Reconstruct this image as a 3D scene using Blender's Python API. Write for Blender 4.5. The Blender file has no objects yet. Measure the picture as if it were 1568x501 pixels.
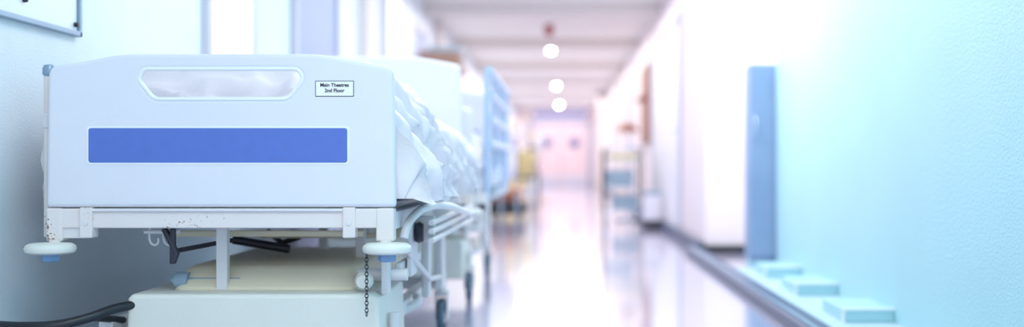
import bpy, bmesh, math, random
from mathutils import Vector, Matrix, noise
random.seed(4)
S=bpy.context.scene
S.view_settings.view_transform='Standard'
S.view_settings.look='None'
S.view_settings.exposure=0.36
S.view_settings.gamma=1.06
COL=S.collection

# ---------------- materials ----------------
def lin(c):
    return tuple(((v/255)/12.92 if v/255<=0.04045 else (((v/255)+0.055)/1.055)**2.4) for v in c)+(1,)
def mat(name,rgb,rough=.5,metal=0,bump=0,bscale=200,var=0,vscale=6,rgb2=None,chips=0,spec=.5,coat=0,emit=None,estr=0,sss=0):
    m=bpy.data.materials.new(name); m.use_nodes=True
    nt=m.node_tree; n=nt.nodes; l=nt.links; b=n['Principled BSDF']
    c=lin(rgb)
    b.inputs['Base Color'].default_value=c
    b.inputs['Roughness'].default_value=rough
    b.inputs['Metallic'].default_value=metal
    b.inputs['Specular IOR Level'].default_value=spec
    b.inputs['Coat Weight'].default_value=coat
    b.inputs['Coat Roughness'].default_value=.07
    tc=n.new('ShaderNodeTexCoord')
    last=None
    if var or rgb2:
        t=n.new('ShaderNodeTexNoise'); t.inputs['Scale'].default_value=vscale; t.inputs['Detail'].default_value=4
        l.new(tc.outputs['Object'],t.inputs['Vector'])
        r=n.new('ShaderNodeValToRGB'); r.color_ramp.elements[0].position=.3; r.color_ramp.elements[1].position=.7
        c2=lin(rgb2) if rgb2 else tuple(max(0,v*(1-var)) for v in c[:3])+(1,)
        r.color_ramp.elements[0].color=c; r.color_ramp.elements[1].color=c2
        l.new(t.outputs['Fac'],r.inputs['Fac']); last=r.outputs['Color']
        l.new(last,b.inputs['Base Color'])
    if chips:
        t=n.new('ShaderNodeTexNoise'); t.inputs['Scale'].default_value=150; t.inputs['Detail'].default_value=3
        t2=n.new('ShaderNodeTexNoise'); t2.inputs['Scale'].default_value=9; t2.inputs['Detail'].default_value=1
        l.new(tc.outputs['Object'],t.inputs['Vector']); l.new(tc.outputs['Object'],t2.inputs['Vector'])
        a=n.new('ShaderNodeMath'); a.operation='MULTIPLY'
        l.new(t.outputs['Fac'],a.inputs[0]); l.new(t2.outputs['Fac'],a.inputs[1])
        r=n.new('ShaderNodeValToRGB'); r.color_ramp.elements[0].position=chips; r.color_ramp.elements[1].position=chips+.015
        r.color_ramp.elements[0].color=(0,0,0,1); r.color_ramp.elements[1].color=(1,1,1,1)
        l.new(a.outputs[0],r.inputs['Fac'])
        mx=n.new('ShaderNodeMix'); mx.data_type='RGBA'
        l.new(r.outputs['Color'],mx.inputs['Factor'])
        if last: l.new(last,mx.inputs[6])
        else: mx.inputs[6].default_value=c
        mx.inputs[7].default_value=lin((150,115,105))
        l.new(mx.outputs[2],b.inputs['Base Color'])
    if bump:
        t=n.new('ShaderNodeTexNoise'); t.inputs['Scale'].default_value=bscale; t.inputs['Detail'].default_value=3
        l.new(tc.outputs['Object'],t.inputs['Vector'])
        bp=n.new('ShaderNodeBump'); bp.inputs['Strength'].default_value=bump; bp.inputs['Distance'].default_value=.01
        l.new(t.outputs['Fac'],bp.inputs['Height']); l.new(bp.outputs['Normal'],b.inputs['Normal'])
    if emit:
        b.inputs['Emission Color'].default_value=lin(emit); b.inputs['Emission Strength'].default_value=estr
    return m
M={}
M['wall']=mat('wall_paint',(222,235,242),.55,bump=.25,bscale=140,var=.04)
M['wallR']=mat('wall_paint_cyan',(180,226,236),.5,bump=.45,bscale=110,var=.05,vscale=2)
M['ledge']=mat('ledge_paint',(190,218,230),.5,var=.04)
M['wallfar']=mat('wall_paint_far',(240,228,232),.5,bump=.1,bscale=100,var=.04)
M['wallend']=mat('wall_paint_end',(238,220,218),.5,bump=.1,bscale=100,var=.04)
M['ceil']=mat('ceiling_paint',(246,242,238),.7,var=.03)
M['beam']=mat('ceiling_beam',(230,222,218),.7,var=.03)
M['floor']=mat('vinyl_floor',(172,180,212),.17,rgb2=(196,186,204),vscale=2.2,spec=.8,coat=.85)
M['plastic']=mat('bed_panel_plastic',(230,232,241),.38,bump=.08,bscale=260,var=.02)
M['plastic2']=mat('bed_panel_plastic_lip',(242,247,252),.3,var=.02)
M['blue']=mat('blue_stripe',(82,114,200),.42,var=.06,vscale=30)
M['metal']=mat('painted_steel_chipped',(236,229,226),.42,bump=.06,bscale=60,chips=.388,var=.04)
M['metal2']=mat('painted_steel',(230,230,232),.4,var=.05)
M['railblue']=mat('painted_steel_blue',(176,202,232),.3,var=.05)
M['cream']=mat('cream_warm_glow_plastic',(240,230,202),.45,bump=.05,bscale=80,var=.04)  # cream tint paints in the warm glow under the bed
M['cover']=mat('base_cover_plastic',(232,235,226),.45,bump=.05,bscale=80,var=.04)
M['sheet']=mat('white_linen',(236,231,238),.6,bump=.15,bscale=50,var=.04)
M['matt']=mat('mattress_vinyl',(190,208,235),.5,var=.05)
M['black']=mat('black_rubber',(28,34,42),.4,var=.1)
M['dark']=mat('dark_steel',(60,62,72),.4,metal=.6,var=.1)
M['grey']=mat('castor_rubber',(84,110,132),.5,var=.1)
M['steel']=mat('chrome_steel',(200,215,230),.2,metal=.9,var=.05)
M['label']=mat('label_paper',(248,250,252),.5,var=.01)
M['ink']=mat('label_ink',(20,20,30),.5,var=.01)
M['board']=mat('notice_board_white',(228,238,246),.35,var=.02)
M['alu']=mat('aluminium_trim',(140,165,185),.35,metal=.5,var=.05)
M['navy']=mat('kerb_trim_navy',(62,80,114),.42,var=.15,vscale=8)
M['locker']=mat('blue_locker_paint',(126,154,190),.45,rgb2=(140,166,200),vscale=2)
M['nut']=mat('blue_nut_plastic',(120,160,205),.45,var=.05)
M['doorg']=mat('door_greyblue',(158,174,202),.5,var=.04)
M['doorw']=mat('door_white',(236,236,244),.4,var=.03)
M['doorp']=mat('door_pink',(226,202,206),.5,var=.04)
M['frame']=mat('door_frame',(204,206,220),.5,var=.04)
M['wood']=mat('brown_wood',(160,104,84),.5,var=.25,vscale=12)
M['red']=mat('red_plastic',(170,60,60),.4,var=.05)
M['yellow']=mat('yellow_plastic',(222,206,150),.5,var=.06)
M['orange']=mat('orange_plastic',(215,140,70),.5,var=.06)
M['brown']=mat('brown_carton',(150,120,105),.7,var=.15)
M['teal']=mat('teal_linen',(150,176,194),.7,var=.1)
M['bag']=mat('white_bag',(236,236,246),.5,bump=.3,bscale=12,var=.03)
M['glow']=mat('lamp_glass',(255,250,240),.4,emit=(255,248,240),estr=80)
M['tube']=mat('lamp_tube',(255,255,255),.4,emit=(240,248,255),estr=5)
M['window']=mat('frosted_window',(235,245,255),.3,emit=(240,246,255),estr=.8)
M['glass']=mat('dark_glass',(90,100,150),.15,var=.05)

# ---------------- mesh helpers ----------------
def empty(name,loc=(0,0,0),rz=0):
    e=bpy.data.objects.new(name,None); e.location=loc; e.rotation_euler=(0,0,rz); e.empty_display_size=.1
    COL.objects.link(e); return e
def fin(me,name,m,parent=None,smooth=True):
    o=bpy.data.objects.new(name,me); COL.objects.link(o)
    if m is not None:
        me.materials.clear(); me.materials.append(M[m] if isinstance(m,str) else m)
    if smooth:
        for p in me.polygons: p.use_smooth=True
    if parent: o.parent=parent
    return o
def box(name,x0,x1,y0,y1,z0,z1,m,parent=None,bev=0.004):
    bm=bmesh.new(); bmesh.ops.create_cube(bm,size=1)
    for v in bm.verts:
        v.co=Vector(((x0+x1)/2+v.co.x*(x1-x0),(y0+y1)/2+v.co.y*(y1-y0),(z0+z1)/2+v.co.z*(z1-z0)))
    if bev: bmesh.ops.bevel(bm,geom=bm.edges[:],offset=bev,segments=3,affect='EDGES',profile=.5)
    me=bpy.data.meshes.new(name); bm.to_mesh(me); bm.free()
    return fin(me,name,m,parent,False)
def conv(cu,name,m,parent):
    t=bpy.data.objects.new('tmp',cu); COL.objects.link(t)
    bpy.context.view_layer.update()
    dg=bpy.context.evaluated_depsgraph_get()
    me=bpy.data.meshes.new_from_object(t.evaluated_get(dg)); me.name=name
    bpy.data.objects.remove(t)
    return me
def tube(name,pts,r,m,parent=None,smooth=False,cyc=False):
    cu=bpy.data.curves.new(name,'CURVE'); cu.dimensions='3D'; cu.bevel_depth=r; cu.bevel_resolution=4; cu.use_fill_caps=True; cu.resolution_u=8
    if smooth:
        sp=cu.splines.new('BEZIER'); sp.bezier_points.add(len(pts)-1)
        for p,c in zip(sp.bezier_points,pts):
            p.co=c; p.handle_left_type=p.handle_right_type='AUTO'
    else:
        sp=cu.splines.new('POLY'); sp.points.add(len(pts)-1)
        for p,c in zip(sp.points,pts): p.co=(*c,1)
    sp.use_cyclic_u=cyc
    me=conv(cu,name,m,parent)
    return fin(me,name,m,parent)
def fillet(pts,seg=8):
    out=[]; n=len(pts)
    for i in range(n):
        p=Vector(pts[i][:2]); r=pts[i][2] if len(pts[i])>2 else 0
        a=Vector(pts[i-1][:2])-p; b=Vector(pts[(i+1)%n][:2])-p
        if r<=0: out.append(tuple(p)); continue
        la,lb=a.length,b.length; a.normalize(); b.normalize()
        ang=a.angle(b); t=min(r/math.tan(ang/2),la*.48,lb*.48)
        p0=p+a*t; p1=p+b*t
        for k in range(seg+1):
            s=k/seg
            q=p0*(1-s)**2+p*2*s*(1-s)+p1*s*s
            out.append((q.x,q.y))
    return out
def plate(name,loops,y,th,bev,m,parent=None):
    """flat panel in XZ plane, front face at y, thickness th toward +y"""
    cu=bpy.data.curves.new(name,'CURVE'); cu.dimensions='2D'; cu.fill_mode='BOTH'
    cu.extrude=th/2-bev; cu.bevel_depth=bev; cu.bevel_resolution=3; cu.offset=-bev
    for lp in loops:
        sp=cu.splines.new('POLY'); sp.points.add(len(lp)-1); sp.use_cyclic_u=True
        for p,c in zip(sp.points,lp): p.co=(c[0],c[1],0,1)
    me=conv(cu,name,m,parent)
    R=Matrix.Rotation(math.radians(90),4,'X')
    me.transform(Matrix.Translation((0,y+th/2,0))@R)
    return fin(me,name,m,parent,False)
def text(name,s,x,y,z,size,m,parent):
    cu=bpy.data.curves.new(name,'FONT'); cu.body=s; cu.size=size; cu.align_x='CENTER'; cu.extrude=.0003; cu.offset=.0003
    me=conv(cu,name,m,parent)
    me.transform(Matrix.Translation((x,y,z))@Matrix.Rotation(math.radians(90),4,'X'))
    return fin(me,name,m,parent,False)
def lathe(name,prof,loc,m,parent=None,axis='Z',seg=40):
    bm=bmesh.new(); rings=[]
    for r,z in prof:
        rings.append([bm.verts.new((r*math.cos(2*math.pi*k/seg),r*math.sin(2*math.pi*k/seg),z)) for k in range(seg)])
    for a,b in zip(rings,rings[1:]):
        for k in range(seg): bm.faces.new((a[k],a[(k+1)%seg],b[(k+1)%seg],b[k]))
    if prof[0][0]>0: bm.faces.new(rings[0][::-1])
    if prof[-1][0]>0: bm.faces.new(rings[-1])
    bmesh.ops.remove_doubles(bm,verts=bm.verts[:],dist=1e-5)
    bmesh.ops.recalc_face_normals(bm,faces=bm.faces[:])
    me=bpy.data.meshes.new(name); bm.to_mesh(me); bm.free()
    if axis=='X': me.transform(Matrix.Rotation(math.radians(90),4,'Y'))
    if axis=='Y': me.transform(Matrix.Rotation(math.radians(-90),4,'X'))
    me.transform(Matrix.Translation(loc))
    o=fin(me,name,m,parent)
    md=o.modifiers.new('es','EDGE_SPLIT'); md.split_angle=math.radians(40)
    return o
def rect(x0,x1,z0,z1,r):
    return fillet([(x0,z0,r),(x1,z0,r),(x1,z1,r),(x0,z1,r)])

# ---------------- castor ----------------
def castor(pre,x,y,p,R=.075,top=.2):
    w=[(.0,-.016),(R*.3,-.016),(R*.34,-.010),(R*.72,-.010),(R*.76,-.014),(R*.94,-.014),(R,-.007),(R,.007),(R*.94,.014),(R*.76,.014),(R*.72,.010),(R*.34,.010),(R*.3,.016),(0,.016)]
    lathe(pre+'_tyre',[q for q in w if q[0]>=R*.72],(x,y,R),'grey',p,'X')
    lathe(pre+'_hub',[q for q in w if q[0]<=R*.73],(x,y,R),'metal2',p,'X')
    for s in (-1,1):
        box(pre+'_fork_%d'%(s+1),x+s*.022-.003,x+s*.022+.003,y-.02,y+.03,R-.01,R*2+.02,'metal2',p,.002)
    box(pre+'_crown',x-.028,x+.028,y-.03,y+.04,R*2+.008,R*2+.03,'metal2',p,.006)
    tube(pre+'_stem',[(x,y+.005,R*2+.02),(x,y+.005,top+.05)],.016,'metal2',p)

# ---------------- bed linen ----------------
def linen(name,p,L0,L1,seed,mound,m='sheet',z_hem=.585,wr=.54,amp=1.0):
    ny=240; ns=150
    bm=bmesh.new(); g=[]
    for j in range(ny+1):
        y=L0+(L1-L0)*j/ny
        mh=mound*max(0,1-((y-L0-.22)/.75)**2) if y-L0<.97 else 0
        ramp=min(1,(y-L0)/.22); ramp=ramp*ramp*(3-2*ramp)
        top=.835+mh*(.25+.75*ramp) - (1-ramp)*.02
        P=[(-.50,z_hem),(-.505,.70),(-.49,.79),(-.43,top-.01),(-.2,top),(0,top+.005),(.2,top),(.375,top-.012),(.445,(top+.80)/2),(.50,.755),(wr-.01,.67),(wr,z_hem-.02)]
        row=[]
        for i in range(ns+1):
            t=i/ns*(len(P)-1); k=min(int(t),len(P)-2); f=t-k
            p0=Vector(P[max(k-1,0)]);p1=Vector(P[k]);p2=Vector(P[k+1]);p3=Vector(P[min(k+2,len(P)-1)])
            q=.5*((2*p1)+(p2-p0)*f+(2*p0-5*p1+4*p2-p3)*f*f+(3*p1-p0-3*p2+p3)*f**3)
            x,z=q
            side=max(0,min(1,(abs(x)-.38)/.12))
            n1=noise.noise(Vector((y*5.5+z*3.0,z*1.6-y,seed)))
            n2=1-abs(noise.noise(Vector((y*8+z*5,z*2.4,seed+7))))*2
            n3=1-abs(noise.noise(Vector((y*22-z*8,x*8+z*3,seed+3))))*2
            n4=1-abs(noise.noise(Vector((x*7+y*5,y*9-x*3,seed+31))))*2
            n5=1-abs(noise.noise(Vector((y*15+z*11,z*4-y*4,seed+51))))*2
            hang=max(0,min(1,(.86-z)/.25))
            sx=amp if x>0 else -.4
            dx=sx*side*(n1*.045*(.3+hang)+(n2-.5)*.055+(n3-.6)*.012+(n5-.6)*.036)
            dz=(1-side*.6)*(noise.noise(Vector((x*5,y*5,seed)))*.024+(n2-.5)*.018+(n3-.5)*.010+(n4-.5)*.032)
            if i>ns-8 or i<8: dz+=noise.noise(Vector((y*4,0,seed+20)))*.03*side
            row.append(bm.verts.new((x+dx,y+noise.noise(Vector((x*8,z*8,y*4)))*.01,z+dz)))
        g.append(row)
    for j in range(ny):
        for i in range(ns): bm.faces.new((g[j][i],g[j][i+1],g[j+1][i+1],g[j+1][i]))
    for row in (g[0],g[-1]):
        c=[bm.verts.new((v.co.x*.9,v.co.y,z_hem)) for v in row]
        for i in range(ns): bm.faces.new((row[i],row[i+1],c[i+1],c[i]))
    bmesh.ops.recalc_face_normals(bm,faces=bm.faces[:])
    me=bpy.data.meshes.new(name); bm.to_mesh(me); bm.free()
    return fin(me,name,m,p)

def panel_outline(w,zb,zt,drop=.036):
    return fillet([(-w,zb,.012),(w,zb,.012),(w-.006,zt-drop,.03),(w*.56,zt,.5),(-w*.56,zt,.5),(-w+.006,zt-drop,.03)],12)

def bed(name,loc,full=True,raised=False,seed=1,mound=.12):
    p=empty(name,loc)
    hole=fillet([(-.212,.941,.022),(.212,.941,.022),(.226,.912,.03),(.182,.858,.035),(-.182,.858,.035),(-.226,.912,.03)],8)
    plate('footboard',[panel_outline(.476,.563,.982),hole],0,.036,.011,'plastic',p)
    tube('handle_lip',[(a,.004,b) for a,b in hole],.006,'plastic2',p,cyc=True)
    plate('stripe_border',[rect(-.3645,.3505,.6795,.7845,.010)],-.0012,.004,.0008,'plastic2',p)
    plate('stripe',[rect(-.359,.345,.685,.779,.008)],-.0024,.004,.0008,'blue',p)
    if full:
        plate('label_border',[rect(.258,.363,.865,.908,.001)],-.0010,.003,.0003,'ink',p)
        plate('label',[rect(.2598,.3612,.8668,.9062,.001)],-.0016,.003,.0003,'label',p)
        text('label_text_1','Main Theatres',.3105,-.0022,.892,.0135,'ink',p)
        text('label_text_2','2nd Floor',.3105,-.0022,.877,.0135,'ink',p)
    # --- headboard
    plate('headboard',[panel_outline(.476,.60,1.165)],2.08,.036,.011,'plastic',p)
    plate('headboard_stripe',[rect(-.35,.35,.82,.90,.01)],2.077,.004,.0008,'blue',p)
    # --- end frame
    box('foot_rail',-.478,.470,.004,.036,.506,.560,'metal',p,.004)
    box('foot_rail_lip',-.355,.335,-.004,.008,.552,.560,'metal2',p,.002)
    for i,x in enumerate((-.365,.350)):
        box('rail_bracket_%d'%i,x-.017,x+.017,-.006,.042,.480,.563,'metal',p,.003)
        lathe('bracket_bolt_%d'%i,[(0,-.004),(.006,-.003),(.007,0),(.007,.004)],(x,-.006,.52),'metal2',p,'Y',16)
    for i,(x,w) in enumerate(((-.452,.04),(.449,.045))):
        box('corner_post_%d'%i,x-w/2-.004,x+w/2,.0,.05,.470,.561,'metal',p,.006)
        tube('bumper_stem_%d'%i,[(x,.0,.475),(x,.0,.44)],.016,'metal',p)
        prof=[(0,.016),(.03,.016),(.055,.014),(.064,.008),(.067,0),(.064,-.009),(.055,-.014),(0,-.015)]
        lathe('corner_bumper_%d'%i,[(r,z) for r,z in prof],(x-.006 if i==0 else x+.006,-.012,.452),'cover',p)
        lathe('bumper_nut_%d'%i,[(0,-.035),(.02,-.034),(.024,-.03),(.024,-.012),(0,-.012)],(x-.006 if i==0 else x+.006,-.012,.450),'nut',p,seg=6)
    box('corner_plate',-.455,-.36,.01,.03,.478,.51,'metal2',p,.003)
    for i,x in enumerate((-.45,.45)):
        box('side_rail_%d'%i,x-.02,x+.02,.04,2.1,.50,.55,'metal2',p,.004)
    for i,y in enumerate((.45,.9,1.35,1.8,2.08)):
        box('cross_rail_%d'%i,-.45,.45,y-.018,y+.018,.495,.535,'metal2',p,.003)
    box('deck',-.44,.44,.06,2.05,.55,.572,'metal2',p,.004)
    box('mattress',-.44,.44,.07,2.04,.572,.76,'matt',p,.03)
    linen('bed_linen',p,.055,2.03,seed,mound,wr=.54 if full else .51,amp=1.0 if full else .6)
    for i,x in enumerate((-.38,.38)):
        tube('head_post_%d'%i,[(x,2.125,.5),(x,2.125,.8)],.014,'metal2',p)
    # --- base chassis
    plate('base_cover_front',[fillet([(-.290,.12,.02),(.425,.12,.02),(.418,.305,.012),(.395,.318,.02),(-.272,.318,.02),(-.284,.305,.01)])],.08,.5,.012,'cover',p)
    bm=bmesh.new(); 
    rings=[]
    for (hx,y0,y1,z) in ((.265,.16,1.25,.318),(.262,.17,1.2,.330),(.245,.22,1.1,.374),(.235,.24,1.05,.382),(.22,.27,1.0,.384)):
        rr=fillet([(-hx,y0,.05),(hx,y0,.05),(hx,y1,.05),(-hx,y1,.05)],5)
        rings.append([bm.verts.new((a+.075,b,z)) for a,b in rr])
    for a,b in zip(rings,rings[1:]):
        for k in range(len(a)): bm.faces.new((a[k],a[(k+1)%len(a)],b[(k+1)%len(a)],b[k]))
    bm.faces.new(rings[-1]); bm.faces.new(rings[0][::-1]); bmesh.ops.recalc_face_normals(bm,faces=bm.faces[:])
    me=bpy.data.meshes.new('motor_cover'); bm.to_mesh(me); bm.free(); fin(me,'motor_cover','cream',p,True)
    for i,x in enumerate((-.36,.40)):
        box('chassis_rail_%d'%i,x-.02,x+.02,.12,1.75,.19,.235,'metal2',p,.004)
    box('chassis_cross_1',-.42,.45,1.40,1.45,.19,.24,'metal2',p,.004)
    castor('castor_front_left',-.40,.22,p); castor('castor_front_right',.44,.22,p)
    castor('castor_rear_left',-.40,1.46,p); castor('castor_rear_right',.452,1.46,p)
    box('lift_strut_front',-.060,-.028,.16,.19,.32,.50,'metal2',p,.003)
    box('lift_strut_rear',.08,.11,.9,.93,.36,.50,'metal2',p,.003)
    box('lift_strut_mid',.27,.30,.55,.58,.36,.50,'metal2',p,.003)
    box('under_bar_1',-.25,.33,.34,.37,.462,.480,'cream',p,.003)
    box('under_bar_2',-.05,.38,.62,.65,.44,.458,'cream',p,.003)
    tube('actuator_body',[(-.12,.55,.44),(.06,.55,.41)],.014,'dark',p)
    tube('actuator_arm',[(-.05,.7,.46),(.0,.7,.42),(.06,.7,.44)],.010,'black',p)
    for i,x in enumerate((-.235,-.195)):
        tube('hook_%d'%i,[(x,.12,.50),(x,.12,.468),(x+.006,.12,.456),(x+.016,.12,.453),(x+.024,.12,.460),(x+.024,.12,.472)],.0035,'metal2',p,True)
    tube('hook_bar',[(-.25,.12,.49),(-.15,.12,.49)],.006,'metal2',p)
    box('pedal_lever',-.173,-.158,.10,.115,.40,.50,'dark',p,.003)
    tube('pedal_link',[(-.19,.108,.50),(-.155,.108,.43),(-.165,.108,.405)],.009,'dark',p)
    tube('pedal_rod',[(-.165,.108,.435),(-.05,.3,.455)],.007,'dark',p)
    lathe('left_pivot',[(0,-.02),(.02,-.02),(.024,-.01),(.024,.02),(0,.02)],(-.17,.2,.345),'teal',p,'X',20)
    tube('left_pivot_rod',[(-.20,.2,.345),(.0,.2,.345)],.009,'teal',p)
    # right side mechanism
    box('mech_plate_1',.415,.435,.14,.2,.31,.50,'metal2',p,.004)
    box('mech_plate_2',.46,.475,.35,.50,.34,.50,'metal2',p,.004)
    box('mech_arm',.44,.455,.25,.75,.36,.39,'metal2',p,.004)
    tube('mech_pivot',[(.34,.22,.36),(.48,.22,.36)],.018,'metal2',p)
    lathe('mech_knob',[(0,-.02),(.018,-.02),(.026,-.005),(.026,.01),(.016,.02),(0,.02)],(.37,.12,.35),'cover',p,'Y',24)
    lathe('crank_wheel',[(0,-.012),(.028,-.012),(.034,0),(.028,.012),(0,.012)],(.49,.42,.47),'dark',p,'X',24)
    tube('mech_rod',[(.47,.3,.42),(.49,.7,.30),(.47,1.2,.26)],.009,'metal2',p)
    tube('brake_pedal',[(.30,.6,.18),(.36,.62,.185),(.42,.66,.205),(.45,.70,.225),(.44,.75,.235)],.014,'metal2',p,True)
    box('rear_leg_plate',.44,.47,1.30,1.42,.20,.50,'metal2',p,.006)
    box('mid_leg_plate',.445,.47,.85,.93,.22,.50,'metal2',p,.006)
    if not raised:
        tube('grab_handle',[(.480,.14,.470),(.488,.15,.505),(.505,.20,.535),(.53,.34,.553),(.56,.55,.548),(.575,.9,.52),(.572,1.35,.49)],.0125,'metal2',p,True)
        for i,z in enumerate((.505,.478,.450)):
            tube('cot_bar_%d'%i,[(.535,.34,z),(.548,1.75,z)],.009,'metal2',p)
        for i,y in enumerate((.45,1.0,1.65)):
            box('cot_bracket_%d'%i,.475,.535,y-.015,y+.015,.44,.52,'metal2',p,.004)
    else:
        for i,z in enumerate((1.14,1.02,.90,.78)):
            tube('cot_bar_%d'%i,[(.545,.1,z),(.545,2.05,z)],.020,'railblue',p)
        for i,y in enumerate((.1,.75,1.4,2.05)):
            tube('cot_post_%d'%i,[(.535,y,.5),(.535,y,1.14)],.015,'railblue',p)
            box('cot_bracket_%d'%i,.465,.54,y-.02,y+.02,.49,.54,'metal2',p,.004)
    if full:
        for k in range(17):
            z=.432-k*.0098
            pts=[]
            for a in range(10):
                t=2*math.pi*a/10
                u=.0042*math.cos(t); w=.0068*math.sin(t)
                pts.append((.401+(u if k%2 else u*.3),-.02+(0 if k%2 else u),z+w))
            tube('chain_link_%d'%k,pts,.0012,'dark',p,cyc=True)
        tube('pole',[(-.492,.055,.48),(-.492,.055,.925)],.0125,'metal',p)
        lathe('pole_cap',[(0,-.018),(.013,-.018),(.018,-.012),(.018,.004),(.014,.013),(0,.016)],(-.490,.055,.942),'alu',p)
        lathe('pole_collar',[(.013,-.02),(.0155,-.018),(.0155,.018),(.013,.02)],(-.492,.055,.80),'metal2',p)
        tube('pole_hook',[(-.492,.055,.87),(-.478,.07,.875),(-.474,.075,.82)],.005,'metal2',p)
        tube('black_buffer',[(-.595,-.02,.244),(-.52,-.04,.244),(-.43,-.04,.248),(-.36,.0,.262),(-.31,.05,.280),(-.27,.09,.287)],.013,'black',p,True)
        tube('buffer_arm',[(-.36,.02,.26),(-.34,.2,.23)],.010,'black',p)
    return p
bed('hospital_bed',(-.932,3.2,0),True,False,2,.14)
bed('hospital_bed',(-.905,5.62,0),False,True,11,.02)

# ---------------- room ----------------
XL=-1.55; XR=1.38; XF=1.10; ZC=2.5; YE=38
def slab(name,x0,x1,y0,y1,z0,z1,m): return box(name,x0,x1,y0,y1,z0,z1,m,None,0)
slab('floor',-1.75,2.6,-2.5,YE+.2,-.1,0,'floor')
slab('ceiling',-1.75,2.6,-2.5,YE+.2,ZC,ZC+.1,'ceil')
slab('wall_left',XL-.15,XL,-2.5,YE,0,ZC,'wall')
slab('wall_right',XR,XR+.15,-2.5,7.6,0,ZC,'wallR')
slab('wall_alcove_side',2.4,2.55,7.6,9.07,0,ZC,'wall')
slab('wall_alcove_front',XR+.15,2.55,7.45,7.6,0,ZC,'wall')
slab('wall_alcove_back',XF,2.55,9.07,9.22,0,ZC,'wallfar')
slab('wall_far_right',XF,XF+.15,9.22,YE,0,ZC,'wallfar')
slab('wall_end',-1.75,2.0,YE,YE+.15,0,ZC,'wallend')
for i,y in enumerate((13.2,17,21,25,29,33)):
    box('trim_%d'%(i+1),XL,XF,y,y+.35,ZC-.12,ZC,'beam',None,.01)
# kerb / conduit trunking along right wall
box('trim_7',.935,1.05,2.5,9.0,0,.05,'navy',None,.014)
box('trim_16',.965,.985,2.5,9.0,.05,.053,'alu',None,.001)
box('trim_8',1.05,XR,2.5,7.5,0,.022,'ledge',None,.004)
box('trim_9',1.05,1.62,9.0,9.068,0,.06,'black',None,.006)
box('trim_10',1.035,XF,9.07,YE,0,.08,'navy',None,.01)
for i,(a,b,h) in enumerate(((4.9,5.3,.075),(5.9,6.3,.08),(6.8,7.15,.085))):
    box('trim_%d'%(11+i),1.17,XR,a,b,.022,h,'wallR',None,.004)
    box('trim_%d'%(17+i),1.165,XR,a-.012,a+.012,h-.004,h+.006,'plastic2',None,.002)
    box('trim_%d'%(20+i),1.163,1.175,a-.012,a,.022,h+.002,'plastic2',None,.002)
box('baseboard_left',XL,XL+.015,-2,YE,0,.10,'doorg',None,.004)

# blue locker
p=empty('blue_storage_locker',(0,0,0))
box('carcass',1.215,1.50,7.64,7.86,.06,1.335,'locker',p,.006)
box('plinth',1.22,1.49,7.66,7.84,0,.06,'wallR',p,.004)
box('door_panel',1.222,1.49,7.628,7.64,.08,1.32,'locker',p,.004)
tube('door_handle',[(1.245,7.625,.85),(1.245,7.60,.86),(1.245,7.60,.98),(1.245,7.625,.99)],.006,'steel',p,True)

def wall_opening(name,x,side,y0,y1,z0,z1,pm,mull=0,isdoor=False):
    p=empty(name,(0,0,0))
    def bx(n,ya,yb,za,zb,m,t):
        a,b=sorted((x,x+t*side)); box(n,a,b,ya,yb,za,zb,m,p,.004)
    bx('panel',y0,y1,z0,z1,pm,.012)
    bx('jamb_near',y0-.06,y0,z0,z1+.06,'frame',.035); bx('jamb_far',y1,y1+.06,z0,z1+.06,'frame',.035)
    bx('head',y0,y1,z1,z1+.06,'frame',.035)
    if not isdoor: bx('sill',y0-.06,y1+.06,z0-.05,z0,'frame',.05)
    for k in range(mull):
        yy=y0+(y1-y0)*(k+1)/(mull+1); bx('mullion_%d'%k,yy-.015,yy+.015,z0,z1,'frame',.03)
    if isdoor:
        a=y0+.12
        tube('handle',[(x+.012*side,a,1.0),(x+.06*side,a,1.0),(x+.06*side,a+.12,1.0)],.01,'steel',p)
    return p
wall_opening('window_1',XL,1,5.1,5.8,1.05,2.2,'window',0)
wall_opening('door_1',XL,1,6.75,7.95,.0,2.3,'doorg',0,True)
wall_opening('window_2',XL,1,10.2,11.2,1.0,2.2,'window',0)
wall_opening('door_2',XL,1,12.3,13.1,.0,2.1,'doorg',0,True)
wall_opening('door_3',XF,-1,10.9,14.2,.02,2.05,'doorw',0,True)
wall_opening('door_4',XF,-1,19,20,.0,2.05,'doorp',0,True)
wall_opening('door_5',XF,-1,25,26,.0,2.05,'doorp',0,True)
wall_opening('door_7',XL,1,23,24.2,.0,2.05,'doorg',0,True)
box('trim_14',XL,XL+.08,14.2,14.5,0,ZC,'beam',None,.01)
box('trim_15',XL,XL+.08,8.9,9.15,0,ZC,'beam',None,.01)
box('trim_23',XF-.1,XF,22,22.3,0,ZC,'beam',None,.01)
box('trim_24',XL,XL+.25,27,27.3,0,ZC,'beam',None,.01)
box('trim_25',XF-.25,XF,29,29.35,0,ZC,'beam',None,.01)

# noticeboard on left wall
p=empty('notice_board',(0,0,0))
box('board',XL,XL+.012,2.6,3.72,1.10,1.75,'board',p,.002)
for n,(a,b,c,d) in {'frame_bottom':(2.6,3.74,1.085,1.102),'frame_top':(2.6,3.74,1.745,1.762)}.items():
    box(n,XL,XL+.022,a,b,c,d,'alu',p,.003)
box('frame_far',XL,XL+.022,3.722,3.74,1.085,1.762,'alu',p,.003)
box('frame_near',XL,XL+.022,2.585,2.602,1.085,1.762,'alu',p,.003)
for i,(yy,zz) in enumerate(((3.05,1.13),(3.35,1.15),(3.70,1.12))):
    lathe('pin_%d'%i,[(0,.012),(.007,.010),(.008,0)],(XL+.014,yy,zz),'ink',p,'X',12)

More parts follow.
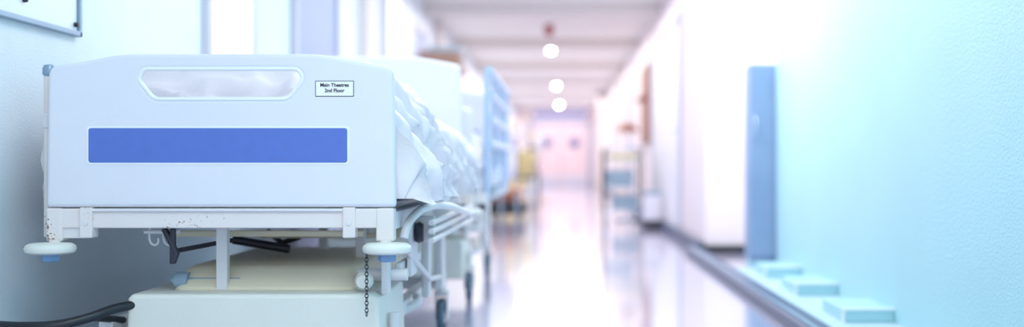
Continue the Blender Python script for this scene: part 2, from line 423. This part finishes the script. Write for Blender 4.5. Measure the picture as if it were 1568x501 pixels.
# end doors
p=empty('door_6',(0,0,0))
for s in (-1,1):
    x0=-.08+(.0 if s>0 else -.92); 
    box('leaf_%d'%(s+1),x0+.01,x0+.91,YE-.06,YE-.01,.01,2.0,'doorp',p,.006)
    lathe('round_window_%d'%(s+1),[(0,-.01),(.15,-.01),(.17,0),(.17,.012),(0,.012)],(-.08+s*.45,YE-.07,1.38),'glass',p,'Y',30)
    box('kick_plate_%d'%(s+1),x0+.05,x0+.87,YE-.07,YE-.06,.03,.3,'frame',p,.003)
box('frame_l',-1.1,-1.0,YE-.09,YE,0,2.1,'doorg',p,.006); box('frame_r',.84,.94,YE-.09,YE,0,2.1,'doorg',p,.006)
box('frame_t',-1.1,.94,YE-.09,YE,2.0,2.1,'doorg',p,.006)
p=empty('corridor_sign',(0,0,0))
box('panel',-.9,.75,36.5,36.55,2.14,2.34,'glass',p,.006)
for i,x in enumerate((-.7,.5)): tube('hanger_%d'%i,[(x,36.52,2.34),(x,36.52,2.5)],.012,'frame',p)

# ceiling flush lamps
for (x,y) in ((-.19,18.3),(-.15,26.4),(-.11,35)):
    p=empty('ceiling_lamp',(x,y,2.5))
    lathe('rose',[(0,0),(.11,0),(.11,-.03),(.07,-.04),(0,-.04)],(0,0,0),'frame',p)
    lathe('globe',[(0,-.035),(.03,-.04),(.036,-.05),(.03,-.062),(.015,-.07),(0,-.072)],(0,0,0),'glow',p)
def area(name,loc,sx,sy,e,col,rot=(0,0,0)):
    L=bpy.data.lights.new(name,'AREA'); L.shape='RECTANGLE'; L.size=sx; L.size_y=sy; L.energy=e; L.color=col
    o=bpy.data.objects.new(name,L); o.location=loc; o.rotation_euler=rot; COL.objects.link(o); return o
for i,(y,e,c) in enumerate(((1.2,21,(.95,.97,1)),(4.8,24,(.97,.97,1)),(8.4,24,(.99,.97,1)),(12.2,46,(1,.94,.96)),(16.2,52,(1,.93,.92)),(20.5,56,(1,.92,.89)),(24.4,58,(1,.92,.89)),(28.5,60,(1,.92,.90)),(32.3,60,(1,.92,.90)),(36,58,(1,.92,.92)))):
    if y<10:
        p=empty('ceiling_light',(-.1,y,ZC))
        box('housing',-.16,.16,-.62,.62,-.06,0,'frame',p,.008)
        box('diffuser',-.13,.13,-.6,.6,-.075,-.06,'tube',p,.006)
        area('corridor_area_light',(-.1,y,ZC-.13),1.4 if y>4 else 1.0,2.4 if y>4 else 1.8,e,c)
    else:
        area('corridor_area_light',(-.2,y,ZC-.16),2.3,3.4,e,c)  # added area light without a fixture, brightens and warms the far corridor
area('alcove_fill_light',(1.9,8.35,ZC-.05),.6,.8,24,(.98,.97,1))  # added unseen light, gives the alcove side white brightness
area('wall_fill_light',(.2,1.4,2.3),.6,1.2,18,(.52,.93,1),(0,math.radians(-50),0))  # added unseen light, tints the near right wall cyan
area('wall_fill_light',(.3,6.8,2.35),.5,.9,30,(1,.97,1),(0,math.radians(-58),0))  # added unseen light, whitens the right wall towards the alcove corner

# fire alarm
p=empty('fire_alarm_beacon',(-.18,15.3,2.5))
box('base',-.05,.05,-.05,.05,-.04,0,'red',p,.008); lathe('dome',[(0,-.15),(.04,-.14),(.06,-.10),(.065,-.04),(0,-.04)],(0,0,0),'red',p)

# ---------------- far equipment ----------------
def small_castors(p,xs,ys,R=.05):
    k=0
    for x in xs:
        for y in ys:
            lathe('castor_%d'%k,[(0,-.012),(R*.9,-.012),(R,-.006),(R,.006),(R*.9,.012),(0,.012)],(x,y,R),'grey',p,'X',20)
            box('castor_fork_%d'%k,x-.02,x+.02,y-.015,y+.015,R*1.1,R*2+.03,'steel',p,.003); k+=1
p=empty('instrument_trolley',(.68,13.2,0))
for x in (-.21,.21):
    for y in (-.0,.7):
        tube('post',[(x,y,.1),(x,y,.86)],.014,'dark',p)
for i,z in enumerate((.16,.42,.72)):
    box('shelf_%d'%i,-.21,.21,0,.7,z,z+.02,'steel',p,.004)
tube('top_rail',[(-.21,0,.86),(.21,0,.86),(.21,.7,.86),(-.21,.7,.86)],.012,'steel',p,cyc=True)
box('linen_stack',-.18,.12,.04,.5,.44,.62,'teal',p,.03)
box('supply_box',-.12,.18,.04,.5,.18,.33,'teal',p,.01)
box('tray',-.16,.16,.05,.5,.74,.80,'yellow',p,.01)
small_castors(p,(-.2,.2),(0,.7))
p=empty('examination_lamp',(.82,14.4,0))
tube('stem',[(0,0,.04),(0,0,1.05),(-.02,0,1.12)],.014,'steel',p)
lathe('base',[(0,0),(.18,0),(.18,.03),(.03,.05),(0,.05)],(0,0,0),'steel',p)
lathe('shade',[(.0,1.19),(.05,1.185),(.10,1.15),(.15,1.08),(.14,1.08),(0,1.14)],(-.03,0,0),'wood',p)
p=empty('wooden_wall_rack',(0,0,0))
box('back_board',XF-.05,XF,14.6,16.0,.95,1.95,'wood',p,.01)
for i in range(5): tube('peg_%d'%i,[(XF-.045,14.7+i*.25,1.5),(XF-.13,14.7+i*.25,1.54)],.012,'wood',p)

# left: shelf with cartons on wall
p=empty('wall_shelf',(0,0,0))
box('shelf_board',XL,XL+.5,12.2,13.0,1.66,1.69,'wood',p,.004)
box('carton_1',XL+.05,XL+.47,12.25,12.6,1.69,1.86,'brown',p,.006)
box('carton_2',XL+.1,XL+.45,12.62,12.95,1.69,1.95,'teal',p,.006)
for y in (12.3,12.9): tube('bracket',[(XL,y,1.45),(XL+.35,y,1.66)],.012,'steel',p)
p=empty('floor_cleaning_machine',(-.70,14.4,0))
box('base',-.24,.24,-.05,.5,.06,.22,'black',p,.03)
box('body',-.19,.18,.0,.45,.22,.36,'wood',p,.04)
box('band',-.195,.185,-.006,.456,.33,.40,'orange',p,.02)
tube('handle',[(-.12,.42,.36),(-.12,.55,.85),(.12,.55,.85),(.12,.42,.36)],.014,'black',p)
small_castors(p,(-.17,.17),(.05,.42),.04)
p=empty('laundry_bag_stand',(-.62,11.6,0))
lathe('bag',[(0,.50),(.08,.505),(.14,.56),(.165,.68),(.15,.80),(.13,.90),(.14,.94),(0,.94)],(0,0,0),'bag',p)
tube('hoop',[(.15*math.cos(a*math.pi/8),.15*math.sin(a*math.pi/8),.94) for a in range(16)],.012,'steel',p,cyc=True)
for i,(x,y) in enumerate(((-.17,0),(.17,0),(0,.17))): tube('leg_%d'%i,[(x*.9,y*.9,.94),(x,y,.02)],.011,'steel',p)
# wheelchair
p=empty('wheelchair',(-.62,16.6,0))
for s in (-1,1):
    x=.27*s
    tube('wheel_%d'%(s+1),[(x,.3*math.cos(a*math.pi/14)+.1,.31+.3*math.sin(a*math.pi/14)) for a in range(28)],.016,'dark',p,cyc=True)
    for a in range(6):
        t=a*math.pi/6; tube('spoke_%d_%d'%(s+1,a),[(x,.1-.29*math.cos(t),.31-.29*math.sin(t)),(x,.1+.29*math.cos(t),.31+.29*math.sin(t))],.003,'steel',p)
    tube('side_frame_%d'%(s+1),[(x*.85,-.35,.1),(x*.85,-.3,.48),(x*.85,.2,.48),(x*.85,.25,.92),(x*.85,.38,.93)],.013,'steel',p)
    tube('armrest_%d'%(s+1),[(x*.9,-.2,.68),(x*.9,.22,.68)],.024,'dark',p)
    tube('arm_post_%d'%(s+1),[(x*.88,-.18,.48),(x*.88,-.18,.68)],.011,'steel',p)
    lathe('front_castor_%d'%(s+1),[(0,-.012),(.07,-.012),(.07,.012),(0,.012)],(x*.8,-.33,.07),'grey',p,'X',20)
    box('footplate_%d'%(s+1),min(x*.2,x*.75),max(x*.2,x*.75),-.52,-.38,.12,.135,'dark',p,.003)
    tube('foot_hanger_%d'%(s+1),[(x*.8,-.3,.46),(x*.7,-.42,.13)],.011,'steel',p)
box('seat',-.22,.22,-.25,.2,.47,.51,'dark',p,.015); box('backrest',-.22,.22,.2,.23,.52,.88,'yellow',p,.01)
# drip stands
for (x,y,h) in ((-.80,18.6,1.35),(-.52,20,1.2)):
    p=empty('drip_stand',(x,y,0))
    tube('pole',[(0,0,.1),(0,0,h)],.02,'yellow',p)
    tube('hooks',[(-.14,0,h+.04),(-.1,0,h),(.1,0,h),(.14,0,h+.04)],.012,'yellow',p)
    for i in range(5):
        a=i*2*math.pi/5; tube('foot_%d'%i,[(0,0,.12),(.26*math.cos(a),.26*math.sin(a),.06)],.015,'yellow',p)
        lathe('wheel_%d'%i,[(0,-.01),(.035,-.01),(.035,.01),(0,.01)],(.26*math.cos(a),.26*math.sin(a),.035),'black',p,'X',14)
    box('pump',-.1,.1,-.09,.03,.72,.98,'black',p,.02)
    box('pump_face',-.08,.08,-.1,-.09,.76,.92,'yellow',p,.005)
    lathe('fluid_bag',[(0,h-.3),(.05,h-.29),(.07,h-.2),(.06,h-.05),(0,h-.02)],(.12,0,0),'bag',p)
p=empty('linen_trolley',(-.95,21.5,0))
box('bin',-.35,.3,0,.8,.25,.85,'yellow',p,.04)
tube('frame',[(-.36,0,.12),(-.36,0,1.0),(-.36,.8,1.0),(-.36,.8,.12)],.018,'steel',p); tube('frame_2',[(.31,0,.12),(.31,0,1.0),(.31,.8,1.0),(.31,.8,.12)],.018,'steel',p)
box('tray',-.36,.31,0,.8,.12,.16,'steel',p,.006)
box('linen',-.3,.25,.06,.7,.85,1.0,'bag',p,.05)
small_castors(p,(-.33,.28),(.03,.77))
p=empty('pedal_bin',(.95,12.6,0))
box('body',-.09,.09,-.10,.10,.0,.08,'dark',p,.01)
box('body_upper',-.09,.09,-.10,.10,.08,.36,'bag',p,.02)
box('lid',-.095,.095,-.105,.105,.36,.40,'teal',p,.015)
box('pedal',-.04,.04,-.15,-.10,.02,.035,'dark',p,.004)

# ---------------- world + camera ----------------
w=bpy.data.worlds.new('World'); S.world=w; w.use_nodes=True
w.node_tree.nodes['Background'].inputs[0].default_value=(.91,.93,1,1)
w.node_tree.nodes['Background'].inputs[1].default_value=1.5
cd=bpy.data.cameras.new('Camera'); cam=bpy.data.objects.new('Camera',cd); COL.objects.link(cam)
cam.location=(0,0,.68); cam.rotation_euler=(math.radians(90),0,0)
cd.sensor_width=36; cd.lens=36*1800/1568
cd.shift_x=-(862-784)/1568; cd.shift_y=-(250.5-252)/1568
cd.dof.use_dof=True; cd.dof.focus_distance=3.22; cd.dof.aperture_fstop=1.0
cd.clip_end=200
S.camera=cam
